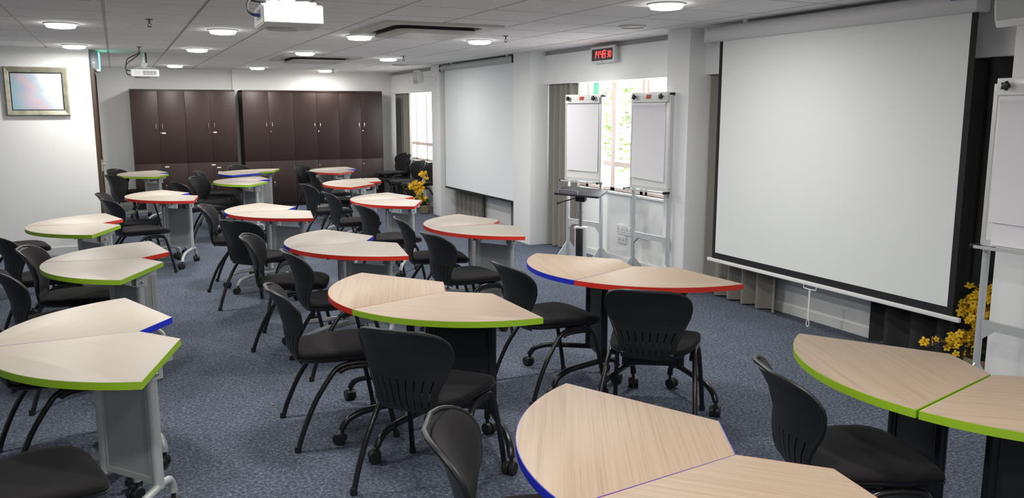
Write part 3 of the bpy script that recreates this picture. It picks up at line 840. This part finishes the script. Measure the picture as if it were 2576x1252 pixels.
def socket(y, z, w, label, n):
    t = thing('wall_socket', label, 'socket', (WX, y, z), group='sockets under the middle window')
    b = MB(); b.box(-.022, 0, -w / 2, w / 2, -.043, .043, bev=.004); p = b.build('plate', 'white_plastic', t)
    b = MB()
    for k in range(n):
        yy = -w / 2 + (k + .5) * w / n
        for dy, dz in ((0, .018), (-.011, -.004), (.011, -.004)): b.box(-.0235, -.021, yy + dy - .0035, yy + dy + .0035, z * 0 + dz - .005, dz + .005)
    b.build('pin_holes', 'dark_slot', p, flat=True)
socket(7.42, .372, .15, 'white double wall socket beside the second flipchart leg', 2)
socket(7.262, .372, .15, 'white double wall socket behind the second flipchart leg', 2)
socket(7.40, .262, .15, 'lower white double wall socket near the floor by the skirting', 2)
b = MB(); b.box(WX - .02, WX, 7.255, 7.285, .42, SILL - .03); b.box(WX - .02, WX, 6.95, 7.5, .318, .328); tag(b.build('cable_trunking', 'column_paint', flat=True), 'white cable trunking on the wall under the middle window', 'trunking')

# ------------------------------------------------------------------ projector screens
def screen(X, y0, y1, z0, z1, border, bb, cas, casing_mat, fabric, bar_mat, label, ext):
    """y0<y1; the sheet hangs in the plane x=X facing -x"""
    t = thing('projector_screen', label, 'projector screen', (X, (y0 + y1) / 2, z0), group='pull down projector screens')
    L = (y1 - y0) / 2; H = z1 - z0
    b = MB(); b.box(-.0015, .0015, -L, L, 0, H); b.build('screen_sheet', fabric, t, flat=True)
    if border > 0:
        b = MB(); b.box(-.001, .001, -L - border, -L, -bb, H); b.box(-.001, .001, L, L + border, -bb, H); b.box(-.001, .001, -L, L, -bb, 0); b.build('black_border', 'screen_border', t, flat=True)
    b = MB(); zb = -bb - .028 if border > 0 else -.022
    b.box(-.012, .012, -L - border - ext, L + border + ext, zb, zb + .028, bev=.004); b.build('bottom_bar', bar_mat, t)
    ca, cb, rr = cas
    b = MB(); zc = H + rr * .75
    prof = [(rr * .9 * math.cos(R(a)), rr * math.sin(R(a))) for a in range(0, 360, 24)]
    b.rings([[(px - .0, yy, zc + pz) for px, pz in prof] for yy in (-L - ca, L + cb)]); c = b.build('casing', casing_mat, t)
    for yy in (-L - ca, L + cb):
        b = MB(); b.box(-rr * .95, rr * .95, yy - .012, yy + .012, zc - rr * 1.02, zc + rr * 1.02, bev=.012)
        b.build('end_cap', 'casing_white' if border > 0 else 'black_plastic', c)
    for yy in (-L * .75, L * .75):
        b = MB(); b.box(-.02, .02, yy - .02, yy + .02, zc + rr * .8, CEIL - z0); b.build('ceiling_hanger', 'offwhite_plastic', t, flat=True)
    return t
s1 = screen(CX, 3.307, 5.468, .442, 2.158, .040, .050, (.055, .165, .062), 'casing_white', 'screen_fabric', 'white_plastic', 'large near projector screen with black border on the window wall', .05)
b = MB(); b.box(-.067, -.058, -1.075, -.985, 1.775, 1.80); b.build('maker_plate', 'plug_blue', s1, flat=True)['label'] = 'dark blue badge'
b = MB(); cy = 4.39 - (3.307 + 5.468) / 2
b.tube([(-.014, cy - .06, -.078), (-.014, cy - .06, -.10), (-.014, cy, -.104), (-.014, cy + .06, -.10), (-.014, cy + .06, -.078)], .004, 6); h = b.build('pull_handle', 'white_plastic', s1)
b = MB(); b.tube([(-.014, cy + .005, -.104), (-.016, cy + .004, -.30), (-.016, cy + .014, -.355), (-.016, cy, -.375), (-.016, cy - .014, -.355), (-.016, cy - .004, -.30), (-.014, cy - .005, -.106)], .0035, 6, smooth=3); b.build('pull_cord', 'label_white', h)
screen(4.455, 9.30, 11.85, .478, 2.19, 0, 0, (-.13, .13, .045), 'casing_grey', 'screen_fabric_white', 'black_plastic', 'far plain white projector screen between two columns', .02)

# ------------------------------------------------------------------ curtains
def curtain(y0, y1, x, z0, z1, folds, amp, m, label, gather=1.0):
    b = MB(); n = folds * 10
    us = [k / n for k in range(n + 1)]; vs_ = [0, .08, .25, .5, .75, .95, 1]
    ph = random.uniform(0, 6)
    jit = [random.uniform(.6, 1.3) for _ in range(folds + 2)]
    def fn(u, w):
        A = amp * jit[int(u * folds)] * (1.15 - .35 * w)
        yc = (y0 + y1) / 2
        y = yc + (y0 + (y1 - y0) * u - yc) * (gather + (1 - gather) * w)
        s_ = math.sin(u * folds * 2 * PI + ph)
        return Vector((x - A * s_ * (1 - .25 * s_), y + .25 * amp * math.cos(u * folds * 2 * PI + ph), z0 + (z1 - z0) * w))
    b.grid(fn, us, vs_); b.solid(.003)
    tag(b.build('curtain', m, ang=80), label, 'curtain', 'curtains along the window wall')
curtain(8.26, 8.91, 4.66, .012, 1.93, 5, .042, 'curtain_fabric', 'gathered taupe curtain left of the middle window')
curtain(6.235, 6.43, 4.68, .012, 1.93, 2, .025, 'curtain_fabric', 'narrow dark curtain edge right of the middle window')
curtain(14.16, 14.92, 4.66, .012, 1.93, 5, .040, 'curtain_fabric', 'gathered taupe curtain in the far corner by the spare chairs')
curtain(11.0, 11.98, 4.67, .012, 1.93, 6, .040, 'curtain_fabric', 'taupe curtain hanging behind the left of the far screen')
curtain(9.42, 9.98, 4.67, .012, 1.93, 3, .040, 'curtain_fabric', 'taupe curtain hanging behind the right of the far screen')
curtain(4.98, 5.885, 4.665, .012, 1.93, 5, .044, 'curtain_fabric', 'taupe curtain behind the left end of the near screen')
curtain(3.06, 4.06, 4.665, .012, 1.93, 5, .044, 'curtain_dark', 'dark charcoal curtain behind the right end of the near screen')

# ------------------------------------------------------------------ cabinets
YC, CD, CT = 14.50, .49, 1.94
def cabinet(x0, x1, split, label, tags):
    t = thing('storage_cabinet', label, 'cabinet', ((x0 + x1) / 2, YC, 0), group='dark brown storage cabinets')
    w = (x1 - x0) / 2
    b = MB(); b.box(-w + .001, w - .001, .02, CD, .06, CT); b.box(-w + .004, w - .004, .04, CD, 0, .06); b.box(-w + .001, w - .001, -.004, CD, CT - .022, CT + .004); b.build('carcass', 'mahogany', t, flat=True)
    g = .0015
    for s in (-1, 1):
        xa, xb = (-w + .002, -g) if s < 0 else (g, w - .002)
        for z0, z1, hz in ((split + .002, CT - .025, 1.362), (.065, split - .002, .385)):
            b = MB(); b.box(xa, xb, 0, .019, z0, z1, bev=.0015); d = b.build('door', 'mahogany', t)
            hx = s * .047
            b = MB(); b.tube([(hx, -.002, hz + .045), (hx, -.018, hz + .042), (hx, -.024, hz), (hx, -.014, hz - .04), (hx, -.002, hz - .047)], .0052, 8, smooth=3, radii=None); b.build('handle', 'chrome', d)
            if s > 0:
                lz = 1.262 if z0 > .5 else split - .09
                b = MB(); b.cyl((.022, -.006, lz), (.022, .0, lz), .011, 12); b.box(.018, .026, -.007, -.005, lz - .002, lz + .002); b.build('lock', 'chrome', d)
    for (dx, z, ww) in tags:
        b = MB(); b.box(dx, dx + ww, -.0025, 0, z - .010, z + .010); b.build('name_tag', 'label_white', t, flat=True)
cabinet(.221, 1.012, .777, 'dark brown cabinet, leftmost of the five along the back wall', [(.035, 1.257, .055), (.045, .722, .062)])
cabinet(1.012, 1.79, .777, 'dark brown cabinet standing left of the gap in the row', [(.030, 1.262, .045), (-.03, .735, .058), (.05, .69, .06), (.065, .615, .06)])
cabinet(1.90, 2.728, .777, 'dark brown cabinet standing right of the gap in the row', [])
cabinet(2.728, 3.498, .777, 'dark brown cabinet in the middle of the right block of three', [])
cabinet(3.498, 4.27, .777, 'dark brown cabinet, rightmost of the row by the far window', [])
b = MB(); b.box(1.815, 1.885, YB - .04, YB, 0, CEIL); struct(b.build('trim_1', 'wall_paint', flat=True), 'white vertical trunking between the cabinets')

# ------------------------------------------------------------------ flipcharts and lectern
def flipchart(x, y, ax, ay, label, pads, fold):
    """x,y: foot of the left post as seen from the room; (ax,ay): direction from the left post to the right one"""
    rz = math.atan2(ay, ax)
    t = thing('flipchart_stand', label, 'flipchart', (x, y, 0), rz, group='mobile flipcharts')
    W = .55            # local x runs left to right, local -y... the board faces local -y
    H = 1.735
    for xx in (.014, W - .030):
        b = MB(); b.box(xx - .014, xx + .014, .0, .030, .07, H, bev=.003); pst = b.build('post', 'aluminium', t)
        b = MB(); b.box(xx - .016, xx + .016, -.27, .24, .045, .075, bev=.003)
        bs = b.build('base_rail', 'aluminium', t)
        b = MB(); M = Matrix(((0, 0, 1, xx), (1, 0, 0, .017), (0, 1, 0, 0), (0, 0, 0, 1)))
        b.prism([(-.17, .07), (.17, .07), (.018, .235), (-.018, .235)], -.004, .004, M); b.build('gusset', 'aluminium', t, flat=True)
        b = MB()
        for yy in (-.255, .225):
            b.lathe([(.01, -.011), (.022, -.011), (.024, -.006), (.024, .006), (.022, .011), (.01, .011)], 14, Matrix.Translation((xx, yy, .024)) @ Matrix.Rotation(PI / 2, 4, 'Y'))
        b.build('caster', 'caster_rubber', bs)
        b = MB(); b.box(xx - .019, xx + .019, -.002, .036, H - .003, H + .022, bev=.004); b.build('post_cap', 'black_plastic', pst)
    b = MB(); b.box(.017, W - .035, .004, .028, .430, .480)
    for xx, sx in ((.026, 1), (W - .042, -1)):
        M = Matrix(((1, 0, 0, xx), (0, 0, 1, .017), (0, 1, 0, 0), (0, 0, 0, 1)))
        b.prism([(0, .370), (sx * .075, .432), (0, .432)] if sx > 0 else [(0, .370), (0, .432), (-.075, .432)], -.012, .012, M)
    b.build('cross_rail', 'aluminium', t, flat=True)
    zb = .912
    b = MB(); b.box(.015, W - .015, -.022, -.004, zb, H + .0, bev=.002); brd = b.build('board', 'board_white', t)
    b = MB(); b.box(.0, W, -.026, -.002, zb - .022, zb + .012); b.box(.0, .022, -.025, -.003, zb, H); b.box(W - .022, W, -.025, -.003, zb, H); b.build('board_frame', 'aluminium', brd, flat=True)
    b = MB(); b.box(.025, W - .025, -.045, -.022, H - .052, H + .028, bev=.004); b.box(.025, W - .025, -.050, -.022, H - .058, H - .050); cl = b.build('paper_clamp', 'board_white', t)
    for xx in (.085, W - .085):
        b = MB(); M = Matrix.Translation((xx, -.045, H - .012)) @ Matrix.Rotation(PI / 2, 4, 'X')
        b.lathe([(.008, 0), (.010, .012), (.019, .014), (.021, .022), (.016, .032), (.004, .034)], 14, M)
        for k in range(5):
            a = 2 * PI * k / 5; b.ball((xx + .019 * math.cos(a), -.069, H - .012 + .019 * math.sin(a)), .0085, 6)
        b.build('clamp_knob', 'black_plastic', cl)
    b = MB(); M = Matrix(((1, .25, 0, W / 2), (0, 0, 1, -.0475), (0, 1, 0, H - .012), (0, 0, 0, 1)))
    b.prism([(-.032, -.017), (.032, -.017), (.032, .017), (-.032, .017)], -.001, .002, M); b.build('maker_badge', 'logo_red', cl, flat=True)['label'] = 'small red badge'
    b = MB(); b.box(-.01, W + .01, -.085, -.02, zb - .034, zb - .026); b.box(-.01, W + .01, -.087, -.083, zb - .034, zb - .018)
    tr = b.build('pen_tray', 'aluminium', t, flat=True)
    b = MB()
    for xx in (-.018, W - .002): b.box(xx, xx + .02, -.090, -.018, zb - .036, zb - .014, bev=.003)
    b.build('tray_end', 'black_plastic', tr)
    for k, (z0, dx, dz) in enumerate(pads):
        b = MB()
        def fn(u, w, z0=z0, dx=dx, k=k):
            z = z0 + (H - .052 - z0) * w
            bow = .010 * (1 - w) ** 2 * (1 - u * .5) + (.012 * math.exp(-((w - .955) / .02) ** 2) * fold)
            return Vector((.045 + dx + u * (W - .09), -.028 - .007 * k - bow, z + dz * u * (1 - w)))
        b.grid(fn, [q / 8 for q in range(9)], [0, .1, .3, .6, .85, .92, .94, .955, .97, 1]); b.solid(.003); b.build('paper_pad', 'paper', t, ang=60)
    return t
d1 = (.208, -.978); d2 = (.077, -.997); d3 = (.05, -.9987)
flipchart(4.25, 7.72, *d1, 'white flipchart standing between the taupe curtain and the lectern', [(.995, 0, 0)], 0)
flipchart(4.33, 6.60, *d2, 'white flipchart with creased paper beside the column', [(.995, -.015, -.02)], 1)
flipchart(4.17, 2.94, *d3, 'nearest flipchart, cut by the right edge of the photo', [(.90, .02, 0), (1.02, 0, -.01)], .7)

t = thing('lectern', 'black topped height adjustable lectern in front of the middle window', 'lectern', (4.05, 7.06, 0), R(42))
b = MB(); b.box(-.22, .22, -.03, .03, 0, .03, bev=.006); b.box(-.03, .03, -.24, .24, 0, .028, bev=.006); b.build('base', 'black_plastic', t)
b = MB(); b.prism(rpoly(.040, .055, .02), .03, .47); b.build('column', 'aluminium', t)
b = MB(); b.box(-.047, -.036, -.035, .035, .03, .47, bev=.004); b.build('column_cover', 'black_plastic', t)
b = MB(); b.prism(rpoly(.046, .061, .022), .465, .482); b.build('collar', 'white_plastic', t)
b = MB(); b.cyl((0, 0, .48), (0, 0, .78), .020, 16); b.cyl((0, 0, .62), (0, 0, .64), .024, 16); b.build('gas_strut', 'chrome', t)
tp = Matrix.Translation((0, 0, .80)) @ Matrix.Rotation(R(-7), 4, 'Y') @ Matrix.Rotation(R(3), 4, 'X')
b = MB(); b.box(-.04, .04, -.05, .05, -.07, .012, tp, bev=.01); b.build('tilt_head', 'black_plastic', t)
b = MB(); b.prism(rpoly(.165, .228, .02), .012, .030, tp, bev=.004); top = b.build('top', 'lectern_top', t)
b = MB(); b.tube([tp @ Vector((-.145, -.01, .030)), tp @ Vector((-.145, -.01, .060)), tp @ Vector((-.145, .19, .060)), tp @ Vector((-.145, .19, .030))], .006, 8); b.build('paper_stop', 'chrome', top)
b = MB(); b.tube([tp @ Vector((-.02, .05, -.04)), tp @ Vector((-.10, .16, -.07)), tp @ Vector((-.13, .20, -.085))], .006, 8, radii=[.005, .006, .012]); b.build('lever', 'black_plastic', t)

# ------------------------------------------------------------------ flowers
def orchid(x, y, h, sprays, label, seed, leaf=1.0):
    rnd = random.Random(seed)
    t = thing('potted_orchid', label, 'plant', (x, y, 0), group='yellow orchid arrangements')
    b = MB(); b.lathe([(.055, 0), (.075, .01), (.088, .08), (.092, .12), (.085, .135), (.080, .12), (.07, .115), (.002, .112)], 20); b.build('pot', 'basket', t)
    b = MB()
    for k in range(14):
        a = rnd.uniform(0, 2 * PI); L = rnd.uniform(.16, .30) * leaf; el = rnd.uniform(.5, 1.2)
        d = Vector((math.cos(a), math.sin(a), 0)); sd = Vector((-d.y, d.x, 0))
        pts = [Vector((0, 0, .11)) + d * (L * q * math.cos(el)) + Vector((0, 0, L * (q * math.sin(el) - .35 * q * q * q))) for q in (0, .25, .5, .75, 1)]
        ws = [.012, .022, .024, .018, .002]
        r0 = [[b.v(p - sd * w), b.v(p + Vector((0, 0, -.004))), b.v(p + sd * w)] for p, w in zip(pts, ws)]
        for a0, a1 in zip(r0[:-1], r0[1:]):
            for i in range(2): b.face([a0[i], a0[i + 1], a1[i + 1], a1[i]])
    b.build('leaves', 'leaf_green', t)
    for (a, reach, z1, droop, nb) in sprays:
        d = Vector((math.cos(R(a)), math.sin(R(a)), 0))
        pts = [Vector((0, 0, .11)), d * reach * .15 + Vector((0, 0, h * z1 * .55)), d * reach * .5 + Vector((0, 0, h * z1)), d * reach + Vector((0, 0, h * z1 - droop))]
        P = crom(pts, 8)
        b = MB(); b.tube(P, .0035, 6); st = b.build('stem', 'stem_brown', t)
        b = MB()
        for k in range(nb):
            q = P[int(len(P) * (.42 + .57 * rnd.random())) % len(P)]
            c = q + Vector((rnd.uniform(-.055, .055), rnd.uniform(-.055, .055), rnd.uniform(-.045, .045)))
            ax = Vector((rnd.uniform(-1, .2), rnd.uniform(-1, .6), rnd.uniform(-.4, .7))).normalized()
            e1 = ax.orthogonal().normalized(); e2 = ax.cross(e1)
            s = rnd.uniform(.020, .030)
            b.use(0)
            for p5 in range(5):
                aa = 2 * PI * p5 / 5 + rnd.random() * .3
                u = e1 * math.cos(aa) + e2 * math.sin(aa); w = ax.cross(u)
                vs_ = [c, c + u * s * .5 + w * s * .38 + ax * s * .12, c + u * s * .95 + w * s * .25 + ax * s * .02, c + u * s * 1.08 - ax * s * .08, c + u * s * .95 - w * s * .25 + ax * s * .02, c + u * s * .5 - w * s * .38 + ax * s * .12]
                b.face([b.v(p) for p in vs_])
            b.use(1).ball(c + ax * .003, s * .17, 6)
        b.build('flower_spray', ['petal_yellow', 'petal_heart'], st, flat=True, recalc=False)['kind'] = 'stuff'
orchid(4.33, 12.50, .60, [(160, .26, .72, .03, 44), (152, .15, .72, .0, 34), (110, .05, 1.0, .0, 26), (168, .20, .80, .06, 30), (164, .13, .46, .06, 26), (158, .12, .42, .17, 16)], 'yellow orchids in a basket pot at the far column', 3)
orchid(4.61, 3.20, .52, [(120, .06, 1.0, .03, 30), (100, .10, .86, .05, 30), (140, .09, .76, .05, 26), (40, .08, .95, .04, 26), (126, .30, .42, .06, 18), (130, .16, .50, .08, 22), (60, .05, .70, .04, 20)], 'yellow orchids beside the near screen behind the flipchart', 5, .5)
